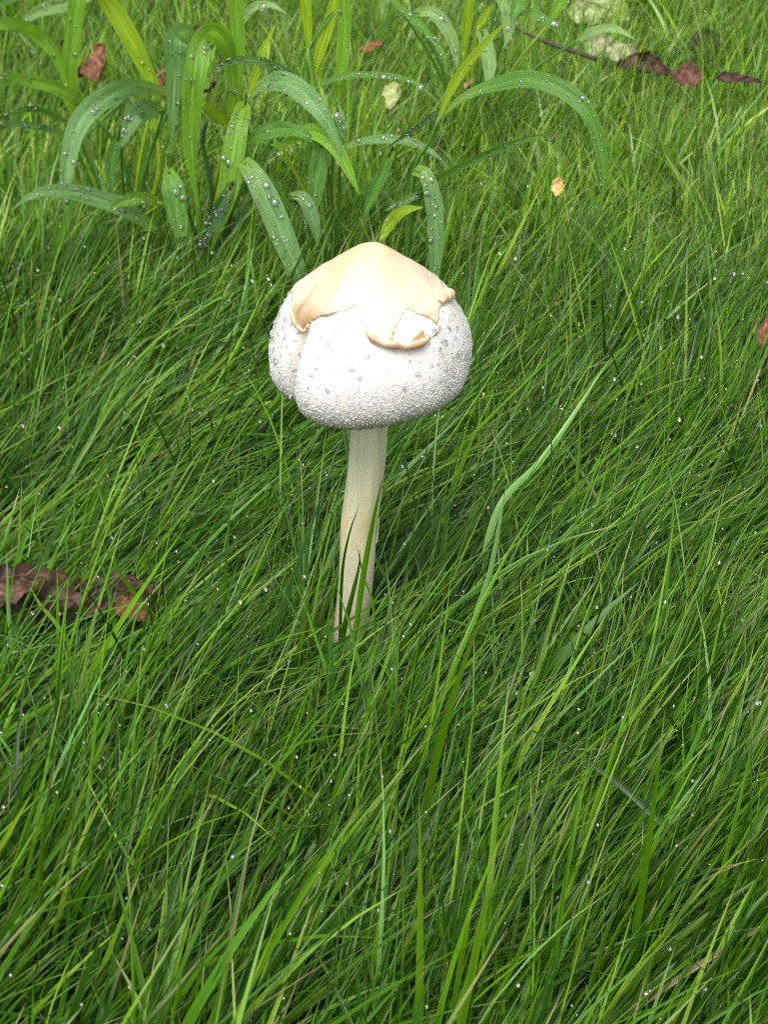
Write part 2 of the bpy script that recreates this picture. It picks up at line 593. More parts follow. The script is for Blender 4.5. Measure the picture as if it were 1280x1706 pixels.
_, inv, cnt = np.unique(key[:, 0].astype(np.int64) * 10 ** 7 + key[:, 1], return_inverse=True, return_counts=True)
bd = ed[cnt[inv] == 1]
nu = len(used)
wall = np.stack([bd[:, 1], bd[:, 0], bd[:, 0] + nu, bd[:, 1] + nu], 1)
skin = mesh('peeling_skin', np.vstack([SVt, SVb]), [F3, wall], M_SKIN, cap, col=np.vstack([scc, scc * 0.9]))
props(skin, label='cream and tan skin peeling from the peak of the white cap')


def on_cap(px, py):
    """point and normal of the cap seen at that place"""
    d = np.where(front, np.hypot(pp[:, 0] - px, pp[:, 1] - py), 1e9)
    i = int(np.argmin(d))
    return B[i], N[i]


def curl(name, pts, rads, a0, a1, off, colA, colB, label=None):
    """a rolled strip of skin: gutter-shaped section running along points of the cap"""
    b = [on_cap(x, y) for x, y in pts]
    n = 60
    path = spline([np.concatenate([p + q * o_, q, [r_]]) for (p, q), r_, o_ in zip(b, rads, off)], n)
    c, nn, rr = path[:, :3], unit(path[:, 3:6]), path[:, 6]
    t = unit(np.gradient(c, axis=0))
    up = unit(np.cross(t, nn))
    up *= np.sign(up[:, 2:3])
    m_ = 18
    out = []
    for s_, th in ((0, 0), (1, 0.00035)):
        a = np.linspace(a0, a1, m_)[None] + 0.25 * np.sin(np.linspace(0, 9, n))[:, None]
        rad = (rr[:, None] - th) * (1 + 0.10 * np.sin(np.linspace(0, 17, n))[:, None] + 0.06 * np.sin(np.linspace(0, 41, n))[:, None])
        out.append(c[:, None] + nn[:, None] * (np.cos(a) * rad)[..., None] + up[:, None] * (np.sin(a) * rad)[..., None])
    V = np.concatenate([np.concatenate([out[0], out[1][:, ::-1]], 1)]).reshape(-1, 3)
    u = np.concatenate([np.linspace(0, 1, m_), np.linspace(1, 0, m_)])
    k_ = np.abs(u - 0.55)[None, :, None] * 1.6 * np.ones((n, 1, 1))
    k_ = np.clip(k_ + 0.25 * np.sin(np.linspace(0, 23, n))[:, None, None], 0, 1)
    inner = np.concatenate([np.zeros(m_), np.ones(m_)])[None, :, None]
    cc = (1 - k_) * np.array(colB) + k_ * np.array(colA)
    cc = cc * (1 - inner) + np.array([0.74, 0.56, 0.34]) * inner
    o = mesh(name, V, grid_faces(n, 2 * m_, True), M_SKIN, cap, col=cc.reshape(-1, 3))
    if label:
        props(o, label=label)
    return o


curl('rolled_skin_edge', [(612, 552), (622, 566), (640, 572), (662, 574), (685, 574), (703, 568), (714, 560)],
     [0.0007, 0.0016, 0.0019, 0.0021, 0.0020, 0.0015, 0.0007], R(-200), R(42), [0.0004, .0010, .0018, .0021, .0020, .0014, .0005],
     (0.80, 0.68, 0.50), (0.36, 0.21, 0.12), 'brown-edged rolled lip of peeling cap skin')
curl('rolled_skin_edge', [(731, 505), (737, 498), (744, 494), (750, 490)], [0.0012, 0.0022, 0.0024, 0.0012], R(-190), R(130),
     [.0004, .0012, .0014, .0006], (0.82, 0.70, 0.52), (0.60, 0.42, 0.24), 'small curled tan end of the cap skin')
curl('rolled_skin_edge', [(488, 505), (488, 525), (497, 543), (507, 549), (517, 539)], [0.0006, 0.0010, 0.0012, 0.0010, 0.0005], R(-180), R(60),
     [.0002, .0006, .0008, .0006, .0002], (0.80, 0.64, 0.44), (0.55, 0.38, 0.20))
curl('rolled_skin_edge', [(692, 520), (705, 524), (717, 529), (726, 537), (727, 550), (718, 562)], [0.0004, 0.0008, 0.0009, 0.0008, 0.0007, .0004],
     R(-180), R(40), [.0002, .0005, .0006, .0005, .0004, .0002], (0.86, 0.74, 0.56), (0.66, 0.50, 0.32))
# torn, folded-over corner beside the rolled lip
cp_ = [on_cap(684, 566), on_cap(697, 553), on_cap(705, 568), on_cap(698, 572)]
tv_ = np.array([cp_[0][0] + cp_[0][1] * .0015, cp_[1][0] + cp_[1][1] * .0045, cp_[2][0] + cp_[2][1] * .0022, cp_[3][0] + cp_[3][1] * .003])
tv_ = np.vstack([tv_, tv_ - cp_[1][1] * 0.0008])
mesh('torn_skin_corner', tv_, np.array([[0, 3, 2, 1], [4, 5, 6, 7], [0, 1, 5, 4], [1, 2, 6, 5], [2, 3, 7, 6], [3, 0, 4, 7]]), M_SKIN, cap,
     col=np.array([0.58, 0.38, 0.20]), smooth=False)

# rough granular coat below the skin, longer and dripping towards the margin
ng_ = 26000
gp = rng.uniform(0, 2 * math.pi, ng_)
gt = 1 - rng.beta(1.3, 2.2, ng_) * 0.72
gb = cap_point(gp, gt)
gn = unit(np.cross(cap_point(gp, gt + 1e-3) - gb, cap_point(gp + 1e-3, gt) - gb))
gn *= np.sign(np.sum(gn * (gb - cen), 1, keepdims=True))
gpp = proj(gb)
gfr = np.sum(gn * (gb - CAM), 1) < 0
gzr = (gb[:, 2] - ZW) * 1e3
ok = np.where(gfr, ~in_poly(gpp, POLY), gzr < 22) & (gzr < 30)
ok &= rng.random(ng_) < np.clip((26 - gzr) / 30, 0.12, 1)
gb, gn, gzr = gb[ok], gn[ok], gzr[ok]
lowf = np.clip((14 - gzr) / 26, 0, 1)
size = (0.00013 + 0.00019 * lowf) * rng.lognormal(0, 0.25, len(gb))
dirn = unit(gn * 1.0 + np.array([0, 0, -1.0]) * (0.25 + 1.1 * lowf[:, None]) + rng.normal(0, 0.15, gn.shape))
V, Fc = scatter(OCT, gb + dirn * (size * 0.6)[:, None], dirn, size * (1.1 + 1.2 * lowf), size * 0.85)
lo3 = np.clip((-2 - gzr) / 12, 0, 1)[:, None] * 0.75  # beige towards the margin: partly tan granules, partly underside shade painted into their colour
gc = np.array([0.77, 0.76, 0.74]) * (1 - lo3) + np.array([0.44, 0.38, 0.24]) * lo3
gc = gc * rng.uniform(0.9, 1.08, (len(gb), 1))
o = mesh('granules', V, Fc, M_GRAN, cap, col=np.repeat(gc, len(OCT[0]), 0))
props(o, label='fine whitish granules roughening the lower cap', kind='stuff')

# clear drops on the shoulders of the cap
nd_ = 1500
dp = rng.uniform(0, 2 * math.pi, nd_)
dt = rng.uniform(0.36, 0.9, nd_)
db = cap_point(dp, dt)
dn = unit(np.cross(cap_point(dp, dt + 1e-3) - db, cap_point(dp + 1e-3, dt) - db))
dn *= np.sign(np.sum(dn * (db - cen), 1, keepdims=True))
dpp = proj(db)
dfr = np.sum(dn * (db - CAM), 1) < 0
dzr = (db[:, 2] - ZW) * 1e3
ok = np.where(dfr, ~in_poly(dpp, POLY), dzr < 24)
side = np.clip((np.abs(dpp[:, 0] - 630) - 30) / 110, 0.12, 1)
ok &= rng.random(nd_) < side * np.clip((dzr + 8) / 16, 0.1, 1)
db, dn = db[ok], dn[ok]
ds = rng.lognormal(math.log(0.00055), 0.38, len(db))
V, Fc = scatter(ICO2, db + dn * (ds * .15)[:, None], dn, ds * 0.6, ds)
o = mesh('dew', V, Fc, M_WATER, cap)
props(o, label='clear dew drops beading on the cap shoulders', kind='stuff')

# ------------------------------------------------------------------ broad-leaved grass weeds behind the mushroom
PAL = {'yel': (0.27, 0.42, 0.02), 'lite': (0.18, 0.37, 0.035), 'mid': (0.10, 0.25, 0.035), 'blue': (0.15, 0.30, 0.10), 'dark': (0.05, 0.13, 0.035),
       'pale': (0.25, 0.41, 0.15)}


def weed(name, base_px, base_Y, label, leaves, stems=(), group='broad-leaved weeds growing up through the lawn'):
    base = PZ(base_px, 853, 0)            # only to seed the array
    depth = (base_Y - CAM[1]) * math.cos(PITCH) + CAM[2] * math.sin(PITCH)
    bx = (base_px - 640) / FPX * depth
    base = np.array([bx, base_Y, float(gz(bx, base_Y)) - 0.004])
    root = empty(name, base)
    props(root, label, 'weed', group)
    for pts, r_, c_ in stems:
        path = spline([base] + [P(*p) for p in pts], 26)
        rad = np.linspace(r_ * 1.25, r_ * 0.8, 26) * 1e-3
        V, F = tube(path, rad)
        mesh('culm', V, F, M_CULM, root, col=np.array(PAL[c_]) * 0.9)
    for lf in leaves:
        pts, wpx, c_, tw = lf[:4]
        opt = lf[4] if len(lf) > 4 else {}
        p3 = [P(*p) for p in pts]
        n, m_ = 44, 9
        path = spline(p3, n)
        if not opt.get('attached'):
            a = p3[0]
            d0 = unit(p3[0] - p3[1])
            q = base + np.array([random.uniform(-.006, .006), random.uniform(-.006, .006), 0])
            L = np.linalg.norm(a - q)
            cpath = spline([q, q * 0.5 + a * 0.5 + np.array([0, 0, 0.012]), a, a - d0 * 0.004], 18)
            V, F = tube(cpath, np.linspace(1.5, 0.9, 18) * 1e-3, 7)
            mesh('culm', V, F, M_CULM, root, col=np.array(PAL['yel' if c_ in ('yel', 'lite') else 'mid']) * 0.9)
        dep = (path[:, 1] - CAM[1]) * math.cos(PITCH) + (CAM[2] - path[:, 2]) * math.sin(PITCH)
        t = np.linspace(0, 1, n)
        W = wpx / FPX * dep.mean()
        bw = opt.get('bw', 0.35)
        tip = opt.get('tip', 1.0)
        prof = (bw + (1 - bw) * np.clip(t / 0.3, 0, 1) ** 0.8) * (1 - (np.clip((t - 0.45) / 0.55, 0, 1) ** 1.8) * tip)
        prof = np.maximum(prof, 0.02)
        tg = unit(np.gradient(path, axis=0))
        vw = unit(CAM - path)
        s0 = unit(np.cross(tg, vw))
        # keep the side vector steady where the leaf points at the viewer
        for i in range(1, n):
            if s0[i] @ s0[i - 1] < 0:
                s0[i] *= -1
            s0[i] = unit(s0[i] * 0.5 + s0[i - 1] * 0.5)
        s0 = unit(s0 - tg * np.sum(s0 * tg, 1, keepdims=True))
        nn = np.cross(tg, s0)
        nn *= np.sign((nn * vw).sum(1).mean())
        twa = np.interp(t, np.linspace(0, 1, len(np.atleast_1d(tw))), np.radians(np.atleast_1d(tw)))[:, None]
        sv = s0 * np.cos(twa) + nn * np.sin(twa)
        nv = nn * np.cos(twa) - s0 * np.sin(twa)
        u = np.linspace(-1, 1, m_)
        fold = opt.get('fold', 0.22)
        seed = random.uniform(0, 9)
        wav = 0.05 * np.sin(t * 17 + seed)[:, None] * np.sign(u)[None] * np.abs(u)[None] ** 2
        h = (np.abs(u)[None] ** 1.1 - 0.5) * fold + wav - 0.10 * np.exp(-(u[None] / 0.12) ** 2)
        hw = (W * 0.5 * prof)[:, None]
        V = path[:, None] + sv[:, None] * (u[None, :, None] * hw[..., None]) + nv[:, None] * (h[..., None] * hw[..., None])
        cb = np.array(PAL[c_])[None, None] * np.ones((n, m_, 1))
        by = np.array(PAL['yel'])
        cb = cb * (1 - 0.5 * np.clip(1 - t / 0.25, 0, 1)[:, None, None]) + by * 0.5 * np.clip(1 - t / 0.25, 0, 1)[:, None, None]
        rib = np.exp(-(u / 0.10) ** 2)[None, :, None] * 0.5
        cb = cb * (1 - rib) + (np.array(PAL[c_]) * 1.5 + 0.03) * rib
        cb = cb * random.uniform(0.9, 1.1)
        uv = np.stack([np.broadcast_to((u + 1) / 2 + seed, (n, m_)), np.broadcast_to((t * 12)[:, None], (n, m_))], -1)
        leaf = mesh('leaf', V.reshape(-1, 3), grid_faces(n, m_), M_LEAF, root, col=cb.reshape(-1, 3), uv=uv.reshape(-1, 2))
        big, small = opt.get('drops', (0, 14))
        small = int(small * 1.7)
        sgn = np.sign((nv * (vw * 0.6 + np.array([0, 0, 1.0]))).sum(1))

        def spot(tt, uu):
            i = np.clip((tt * (n - 1)).astype(int), 0, n - 1)
            j = np.clip(((uu + 1) / 2 * (m_ - 1)).round().astype(int), 0, m_ - 1)
            return V[i, j], nv[i] * sgn[i][:, None], i
        mm = dep.mean() / FPX                      # metres per photograph pixel
        if big:
            tt = np.array([random.uniform(*opt.get('trange', (0.2, 0.8))) for _ in range(big)])
            uu = np.array([random.uniform(-.7, .7) for _ in range(big)])
            pos, nr_, ii = spot(tt, uu)
            for p_, q_ in zip(pos, nr_):
                r_ = random.uniform(3.6, 7.0) * mm
                Vd, Fd = scatter(ICO3, p_[None] + q_[None] * r_ * 0.05, q_[None], r_ * 0.38, r_ * random.uniform(0.85, 1.0))
                mesh('water_drop', Vd, Fd, M_WATER, leaf)
        if small:
            tt, uu = rng.uniform(0.1, 0.9, small), rng.uniform(-.85, .85, small)
            pos, nr_, ii = spot(tt, uu)
            rs = rng.lognormal(math.log(1.6 * mm), 0.5, small)
            Vd, Fd = scatter(ICO2, pos + nr_ * (rs * .12)[:, None], nr_, rs * .5, rs)
            props(mesh('dew', Vd, Fd, M_WATER, leaf), kind='stuff')
    return root


weed('broadleaf_weed', 205, 0.42, 'weed with an arching dewy leaf and stems beside the brown curled dead leaf', [
    ([(124, 192, .41), (117, 125, .41), (119, 78, .41), (128, 10, .41), (146, -60, .41), (175, -130, .40)], 29, 'lite', 10, {'attached': 1, 'drops': (0, 6), 'bw': .55}),
    ([(258, 150, .43), (240, 110, .43), (215, 60, .43), (178, 0, .43), (140, -50, .42), (90, -90, .42)], 31, 'yel', -8, {'drops': (0, 8), 'bw': .6}),
    ([(112, 150, .40), (103, 118, .40), (88, 84, .40), (62, 58, .40), (31, 42, .39), (-15, 42, .38), (-70, 70, .37)], 27, 'lite', [50, 40, 15, 5], {'drops': (1, 8)}),
    ([(150, 190, .40), (125, 165, .39), (92, 146, .385), (45, 133, .38), (0, 131, .37), (-50, 140, .36)], 24, 'lite', 20, {'attached': 1, 'drops': (2, 10)}),
    ([(292, 157, .41), (265, 151, .40), (232, 145, .39), (195, 152, .375), (158, 174, .36), (130, 208, .35), (115, 258, .34), (108, 320, .33), (113, 385, .325)],
     36, 'blue', [55, 25, 5, 0, 10, 25], {'drops': (5, 34), 'trange': (.3, .62), 'bw': .3}),
    ([(272, 185, .39), (250, 183, .38), (228, 186, .37), (212, 215, .36), (200, 247, .355)], 36, 'blue', 12, {'drops': (5, 12), 'trange': (.45, .9), 'bw': .25}),
    ([(200, 222, .39), (188, 255, .385), (184, 290, .38), (188, 325, .375)], 21, 'mid', 10, {'drops': (0, 4)}),
    ([(262, 385, .35), (215, 352, .335), (162, 331, .325), (112, 319, .315), (62, 322, .305), (18, 348, .30)], 31, 'blue', [-25, -20, -10], {'drops': (4, 40), 'trange': (.3, .7)}),
    ([(120, 208, .40), (70, 184, .39), (30, 185, .38), (-20, 210, .37)], 12, 'mid', 30, {'drops': (0, 14)}),
    ([(116, 225, .39), (70, 212, .38), (20, 206, .37), (-20, 212, .36)], 14, 'blue', 30, {'drops': (2, 10)}),
    ([(270, 340, .345), (235, 330, .335), (200, 338, .33), (178, 356, .325)], 22, 'lite', 15, {'drops': (0, 16)}),
], stems=[([(215, 310, .41), (190, 240, .405), (168, 206, .40), (150, 189, .40)], 1.5, 'mid'),
          ([(160, 292, .415), (143, 235, .412), (127, 200, .41), (124, 190, .41)], 1.7, 'pale'),
          ([(262, 300, .425), (258, 200, .43), (258, 150, .43)], 1.6, 'yel')])

weed('broadleaf_weed', 335, 0.40, 'weed with leaves folded sharply over at the top and hanging straight down', [
    ([(306, 190, .40), (310, 130, .40), (313, 75, .40), (305, 57, .385), (294, 64, .37), (292, 110, .37), (288, 180, .37), (285, 245, .37)], 40, 'blue',
     [70, 60, 20, 0, 0], {'drops': (2, 10), 'trange': (.5, .8), 'bw': .5, 'fold': .12}),
    ([(388, 200, .41), (388, 140, .41), (382, 95, .41), (370, 66, .40), (353, 55, .385), (336, 72, .37), (325, 125, .36), (317, 200, .36), (320, 275, .36), (329, 335, .36)],
     40, 'lite', [55, 40, 20, 0, 0, 0], {'drops': (3, 18), 'trange': (.5, .85), 'bw': .35, 'fold': .15}),
    ([(386, 195, .43), (392, 140, .43), (396, 70, .43), (392, 0, .43), (388, -70, .43), (395, -150, .42)], 25, 'lite', 10, {'drops': (0, 5), 'bw': .7}),
    ([(408, 172, .39), (398, 205, .375), (388, 260, .365), (380, 315, .36), (368, 365, .355), (352, 415, .35)], 37, 'lite', [5, 0, -5], {'drops': (5, 26), 'trange': (.15, .7), 'bw': .6, 'fold': .1}),
    ([(280, 280, .36), (287, 310, .35), (294, 350, .345), (302, 395, .34)], 38, 'mid', 5, {'drops': (3, 16), 'bw': .25, 'tip': .5, 'fold': .2}),
    ([(388, 305, .36), (366, 345, .352), (345, 390, .345), (328, 430, .34)], 23, 'dark', 20, {'drops': (0, 42), 'bw': .6}),
    ([(414, 168, .40), (424, 128, .40), (437, 88, .40), (460, 38, .40)], 15, 'yel', 20, {'drops': (0, 2)}),
    ([(413, 165, .40), (436, 143, .395), (470, 136, .385), (505, 155, .375), (534, 186, .365), (555, 222, .36), (570, 262, .355)], 36, 'blue', [55, 25, 0, 0], {'drops': (2, 34)}),
    ([(404, 268, .36), (418, 284, .35), (440, 322, .34), (470, 390, .33), (498, 462, .32), (512, 505, .315)], 42, 'blue', 8, {'drops': (3, 50), 'trange': (.1, .5), 'bw': .55, 'tip': .55, 'fold': .15}),
    ([(512, 146, .41), (482, 122, .405), (448, 106, .40), (410, 99, .395), (374, 106, .39), (344, 128, .385)], 16, 'blue', 20, {'drops': (1, 26)}),
    ([(380, 215, .39), (362, 190, .385), (345, 178, .38), (332, 182, .375)], 18, 'yel', 30, {'drops': (0, 3)}),
], stems=[([(330, 345, .385), (308, 240, .40), (306, 190, .40)], 1.7, 'lite'), ([(352, 330, .395), (338, 240, .395), (345, 200, .39)], 1.5, 'dark'),
          ([(395, 300, .40), (405, 215, .395), (414, 166, .40)], 1.6, 'mid')])

weed('broadleaf_weed', 560, 0.40, 'weed with tall upright yellow-green leaves directly behind the mushroom', [
    ([(402, 246, .385), (436, 222, .38), (478, 215, .375), (510, 226, .37), (530, 250, .37)], 26, 'mid', [30, 5, 10], {'drops': (1, 6)}),
    ([(470, 245, .38), (500, 224, .375), (528, 221, .37), (557, 243, .36), (580, 282, .355), (600, 326, .35)], 27, 'lite', [30, 5, 0], {'drops': (0, 4)}),
    ([(556, 190, .41), (564, 150, .41), (571, 90, .41), (574, 20, .41), (572, -60, .41), (580, -140, .40)], 23, 'lite', 10, {'drops': (1, 4), 'bw': .3}),
    ([(519, 140, .42), (530, 95, .42), (545, 50, .42), (562, -10, .42), (585, -80, .42)], 20, 'yel', 15, {'drops': (0, 3), 'bw': .3}),
    ([(514, 90, .42), (514, 60, .42), (511, 20, .42), (505, -40, .42), (495, -100, .42)], 18, 'yel', 10, {'drops': (0, 2), 'bw': .25}),
    ([(515, 78, .42), (530, 52, .42), (552, 25, .42), (575, 0, .42)], 7, 'mid', 20, {'drops': (0, 0)}),
    ([(516, 152, .41), (560, 131, .405), (620, 125, .40), (688, 136, .39), (738, 176, .38)], 13, 'mid', [45, 30, 20], {'drops': (1, 22)}),
    ([(568, 247, .37), (618, 233, .365), (678, 235, .36), (722, 255, .355), (752, 284, .35)], 15, 'blue', 20, {'drops': (0, 22)}),
    ([(652, 250, .38), (636, 290, .375), (618, 330, .37), (604, 368, .365)], 22, 'mid', 15, {'drops': (0, 4), 'bw': .7}),
    ([(538, 235, .375), (532, 270, .37), (526, 310, .365), (520, 350, .36)], 32, 'mid', 10, {'drops': (0, 8), 'bw': .8, 'tip': .5}),
    ([(484, 325, .345), (505, 330, .34), (522, 365, .335), (530, 410, .33)], 24, 'blue', 15, {'drops': (1, 18)}),
    ([(560, 175, .385), (566, 195, .38), (570, 215, .378), (566, 240, .376)], 18, 'blue', 15, {'drops': (2, 14)}),
], stems=[([(520, 320, .41), (516, 220, .415), (513, 150, .42), (513, 88, .42)], 1.5, 'mid'), ([(535, 330, .40), (550, 250, .405), (556, 190, .41)], 1.5, 'lite')])

weed('broadleaf_weed', 668, 0.36, 'weed with one long leaf arching over to the side of the bent stem', [
    ([(733, 196, .34), (768, 166, .335), (820, 143, .33), (880, 132, .32), (938, 149, .31), (978, 184, .30), (999, 238, .295), (1006, 300, .29), (998, 365, .285)],
     30, 'mid', [60, 40, 15, 0, 15, 25], {'attached': 1, 'drops': (2, 46), 'bw': .35, 'trange': (.5, .6)}),
    ([(733, 194, .34), (758, 138, .34), (800, 82, .335), (848, 32, .33)], 18, 'yel', 25, {'attached': 1, 'drops': (0, 1), 'bw': .4}),
    ([(694, 315, .34), (740, 290, .335), (790, 266, .33), (850, 241, .325), (922, 219, .32)], 16, 'mid', [-45, -35, -10], {'drops': (1, 22), 'bw': .6, 'fold': .5}),
    ([(692, 283, .335), (708, 290, .33), (718, 315, .325), (725, 360, .32), (727, 410, .315), (722, 480, .31)], 28, 'blue', [20, 0, 5], {'drops': (3, 26), 'trange': (.15, .55), 'bw': .7, 'tip': .6}),
    ([(634, 402, .325), (650, 372, .325), (672, 352, .32), (706, 345, .315)], 21, 'yel', 20, {'drops': (0, 1), 'bw': .3}),
    ([(738, 176, .36), (712, 200, .35), (680, 222, .345), (645, 246, .34)], 10, 'dark', 30, {'drops': (0, 10)}),
    ([(706, 318, .34), (672, 336, .335), (640, 352, .33)], 13, 'blue', 20, {'drops': (0, 18)}),
], stems=[([(688, 300, .35), (714, 240, .343), (733, 195, .34)], 1.3, 'mid')])

weed('broadleaf_weed', 790, 0.62, 'blurred pale weed with drooping leaves near the dark twig', [
    ([(640, -20, .58), (662, 8, .575), (700, 42, .57), (733, 82, .56), (748, 122, .55)], 13, 'mid', 20, {'drops': (1, 8)}),
    ([(690, 22, .60), (722, 22, .595), (752, 62, .59), (764, 120, .585)], 22, 'pale', 10, {'drops': (1, 8)}),
    ([(772, 95, .62), (777, 50, .62), (782, 0, .62), (780, -50, .62)], 15, 'yel', 10, {'drops': (0, 0)}),
    ([(802, 50, .60), (812, 80, .595), (816, 115, .59), (812, 155, .585)], 24, 'pale', 5, {'drops': (0, 3), 'bw': .7}),
    ([(832, -10, .61), (846, 15, .605), (848, 45, .60), (842, 78, .595)], 24, 'pale', 5, {'drops': (1, 3), 'bw': .7}),
    ([(868, -20, .60), (862, 8, .595), (852, 36, .59)], 22, 'mid', 10, {'drops': (0, 3), 'bw': .7}),
    ([(862, 22, .61), (892, 24, .60), (922, 44, .595), (940, 66, .59)], 16, 'mid', 25, {'drops': (0, 5)}),
    ([(912, 44, .63), (925, 20, .63), (942, -8, .63), (960, -40, .62)], 18, 'lite', 10, {'drops': (0, 0)}),
    ([(795, 50, .62), (812, 20, .62), (822, 8, .62)], 14, 'yel', 10, {'drops': (0, 0)}),
    ([(960, 70, .60), (990, 52, .59), (1025, 48, .58), (1060, 66, .57)], 16, 'pale', 20, {'drops': (0, 3)}),
])
weed('broadleaf_weed', 60, 0.60, 'blurred weed with long drooping pale leaf beyond the curled dead leaf', [
    ([(160, -10, .58), (120, 4, .575), (75, 14, .57), (42, 32, .565), (20, 58, .56)], 24, 'pale', 15, {'drops': (2, 8)}),
    ([(70, -30, .60), (35, -12, .595), (0, 5, .59), (-30, 30, .58)], 18, 'mid', 15, {'drops': (0, 4)}),
    ([(395, 50, .57), (420, 14, .565), (450, 8, .56), (480, 24, .555)], 14, 'pale', 15, {'drops': (1, 6)}),
])


# ------------------------------------------------------------------ dead leaves and twigs
def dead_leaf(pos, L, W, yaw, pitch, roll, curl_, cols, label, seed, name='dead_leaf', crumple=0.75, tw=0.0, flip=1, group='dead leaves lying in the grass'):
    n, m_ = 40, 22
    u, v = np.meshgrid(np.linspace(-1, 1, n), np.linspace(-1, 1, m_), indexing='ij')
    rs = np.random.default_rng(seed)
    half = W / 2 * np.sqrt(np.clip(1 - np.abs(u) ** 2.2, 0.0008, 1)) * (1 - 0.18 * u)
    half = half * (1 + 0.08 * np.sin(u * 13 + seed) + 0.05 * np.sin(u * 29 + seed))
    a = v * curl_ * (1 + 0.3 * np.sin(u * 3 + seed)) + 0.35 * tw * u
    rad = half / np.maximum(np.abs(curl_), 0.05)
    x = u * L / 2
    y = rad * np.sin(a)
    z = rad * (1 - np.cos(a))
    ph_ = rs.uniform(0, 6, 6)
    z = z + crumple * W * (0.07 * np.sin(u * 6 + v * 3 + ph_[0]) + 0.05 * np.sin(u * 11 - v * 5 + ph_[1]) + 0.03 * np.sin(u * 19 + v * 9 + ph_[2]) + 0.02 * np.sin(u * 31 - v * 17 + ph_[1] * 2) - 0.05 * np.abs(np.sin(u * 5 + v * 7 + ph_[3])))
    z = z * flip
    y = y + crumple * W * 0.05 * np.sin(u * 8 + ph_[3])
    z = z + W * 0.25 * crumple * u ** 2 * np.sin(ph_[4])
    V = np.stack([x, y, z], -1).reshape(-1, 3)
    Mx = Matrix.Rotation(yaw, 3, 'Z') @ Matrix.Rotation(pitch, 3, 'Y') @ Matrix.Rotation(roll, 3, 'X')
    V = V @ np.array(Mx).T + np.asarray(pos)
    c0, c1 = np.array(cols[0]), np.array(cols[1])
    k = 0.5 + 0.5 * np.sin(u * 7 + v * 4 + ph_[5])
    k = (k * 0.7 + 0.3 * rs.random(u.shape))[..., None]
    cc = c0 * (1 - k) + c1 * k
    vein = np.exp(-(v / 0.05) ** 2)[..., None] * 0.5 + np.exp(-((np.sin((u - np.abs(v) * 0.25) * 20)) / 0.25) ** 2)[..., None] * 0.18
    cc = cc * (1 - vein) + (c1 * 1.35) * vein
    o = mesh(name, V, grid_faces(n, m_), M_DEAD, None, col=cc.reshape(-1, 3))
    sm = o.modifiers.new('thickness', 'SOLIDIFY')
    sm.thickness = 0.0004
    props(o, label, 'leaf', group)
    return o


BR = [(0.018, 0.008, 0.005), (0.085, 0.035, 0.021)]
OR = [(0.09, 0.032, 0.012), (0.25, 0.10, 0.045)]
dl = P(122, 980, 0.008)
dead_leaf(dl, 0.080, 0.036, R(-4), R(5), R(4), 1.5, BR, 'long crumpled dark brown dead leaf sunk in the lawn beside the mushroom stem', 3, crumple=1.1, flip=-1)
dead_leaf(P(20, 985, -0.005), 0.030, 0.012, R(20), R(-14), R(34), 0.9, [(0.05, 0.024, 0.014), (0.14, 0.07, 0.04)], 'narrow brown leaf scrap touching the long crumpled dead leaf', 8)
dead_leaf(P(225, 1018, -0.012), 0.024, 0.013, R(-25), R(5), R(26), 0.9, OR, 'orange-brown leaf scrap at the tip of the long crumpled dead leaf', 9)
dead_leaf(PZ(164, 104, 0.050), 0.030, 0.024, R(75), R(-50), R(-15), 1.1, OR, 'curled orange-brown dead leaf cupped upright beside the upright weed leaf', 4, crumple=.35)
dead_leaf(PZ(140, 122, 0.038), 0.026, 0.016, R(15), R(-10), R(-50), 1.0, BR, 'dull brown dead leaf at the foot of the cupped dead leaf', 5)
dead_leaf(PZ(322, 55, 0.038), 0.030, 0.014, R(-10), R(5), R(29), 0.8, BR, 'dark brown dead leaf behind the folded weed leaves', 6)
dead_leaf(PZ(270, 132, 0.050), 0.018, 0.010, R(70), R(-60), R(-20), 0.8, OR, 'rust-coloured dead leaf standing behind the arching dewy leaf', 7)
dead_leaf(PZ(352, 148, 0.050), 0.012, 0.010, R(30), R(-30), R(-30), 0.8, BR, 'small reddish leaf scrap between the folded weed leaves', 12)
dead_leaf(PZ(1145, 127, 0.038), 0.024, 0.019, R(5), R(2), R(44), 0.5, [(0.07, 0.024, 0.014), (0.15, 0.055, 0.034)], 'rounded reddish-brown dead leaf facing out of the dark gap', 13, crumple=.4)
dead_leaf(PZ(1075, 112, 0.038), 0.044, 0.020, R(-12), R(6), R(34), 1.1, BR, 'ragged dark brown dead leaf under the pale curled leaf', 14)
dead_leaf(PZ(1185, 75, 0.022), 0.040, 0.022, R(15), R(4), R(34), 0.9, [(0.025, 0.012, 0.008), (0.07, 0.03, 0.02)], 'blackish brown dead leaf beyond the rounded reddish leaf', 15)
dead_leaf(PZ(1232, 132, 0.034), 0.034, 0.010, R(-4), R(2), R(34), 0.8, BR, 'thin dark leaf strip next to the rounded reddish leaf', 16)
dead_leaf(PZ(1018, 84, 0.030), 0.044, 0.024, R(-18), R(10), R(49), 0.9, [(0.20, 0.24, 0.10), (0.42, 0.42, 0.24)], 'pale yellowish curled leaf above the brown leaf litter', 17, crumple=.3)
dead_leaf(PZ(1000, 22, 0.024), 0.054, 0.032, R(5), R(5), R(49), 0.6, [(0.24, 0.33, 0.10), (0.40, 0.46, 0.19)], 'light yellow-green fallen leaf beyond the pale curled leaf', 18, crumple=.2)
dead_leaf(PZ(655, 160, 0.050), 0.022, 0.014, R(80), R(-40), R(-20), 0.6, [(0.26, 0.30, 0.10), (0.42, 0.44, 0.18)], 'yellowish fading leaf standing under the thin arching leaf', 19, crumple=.25)
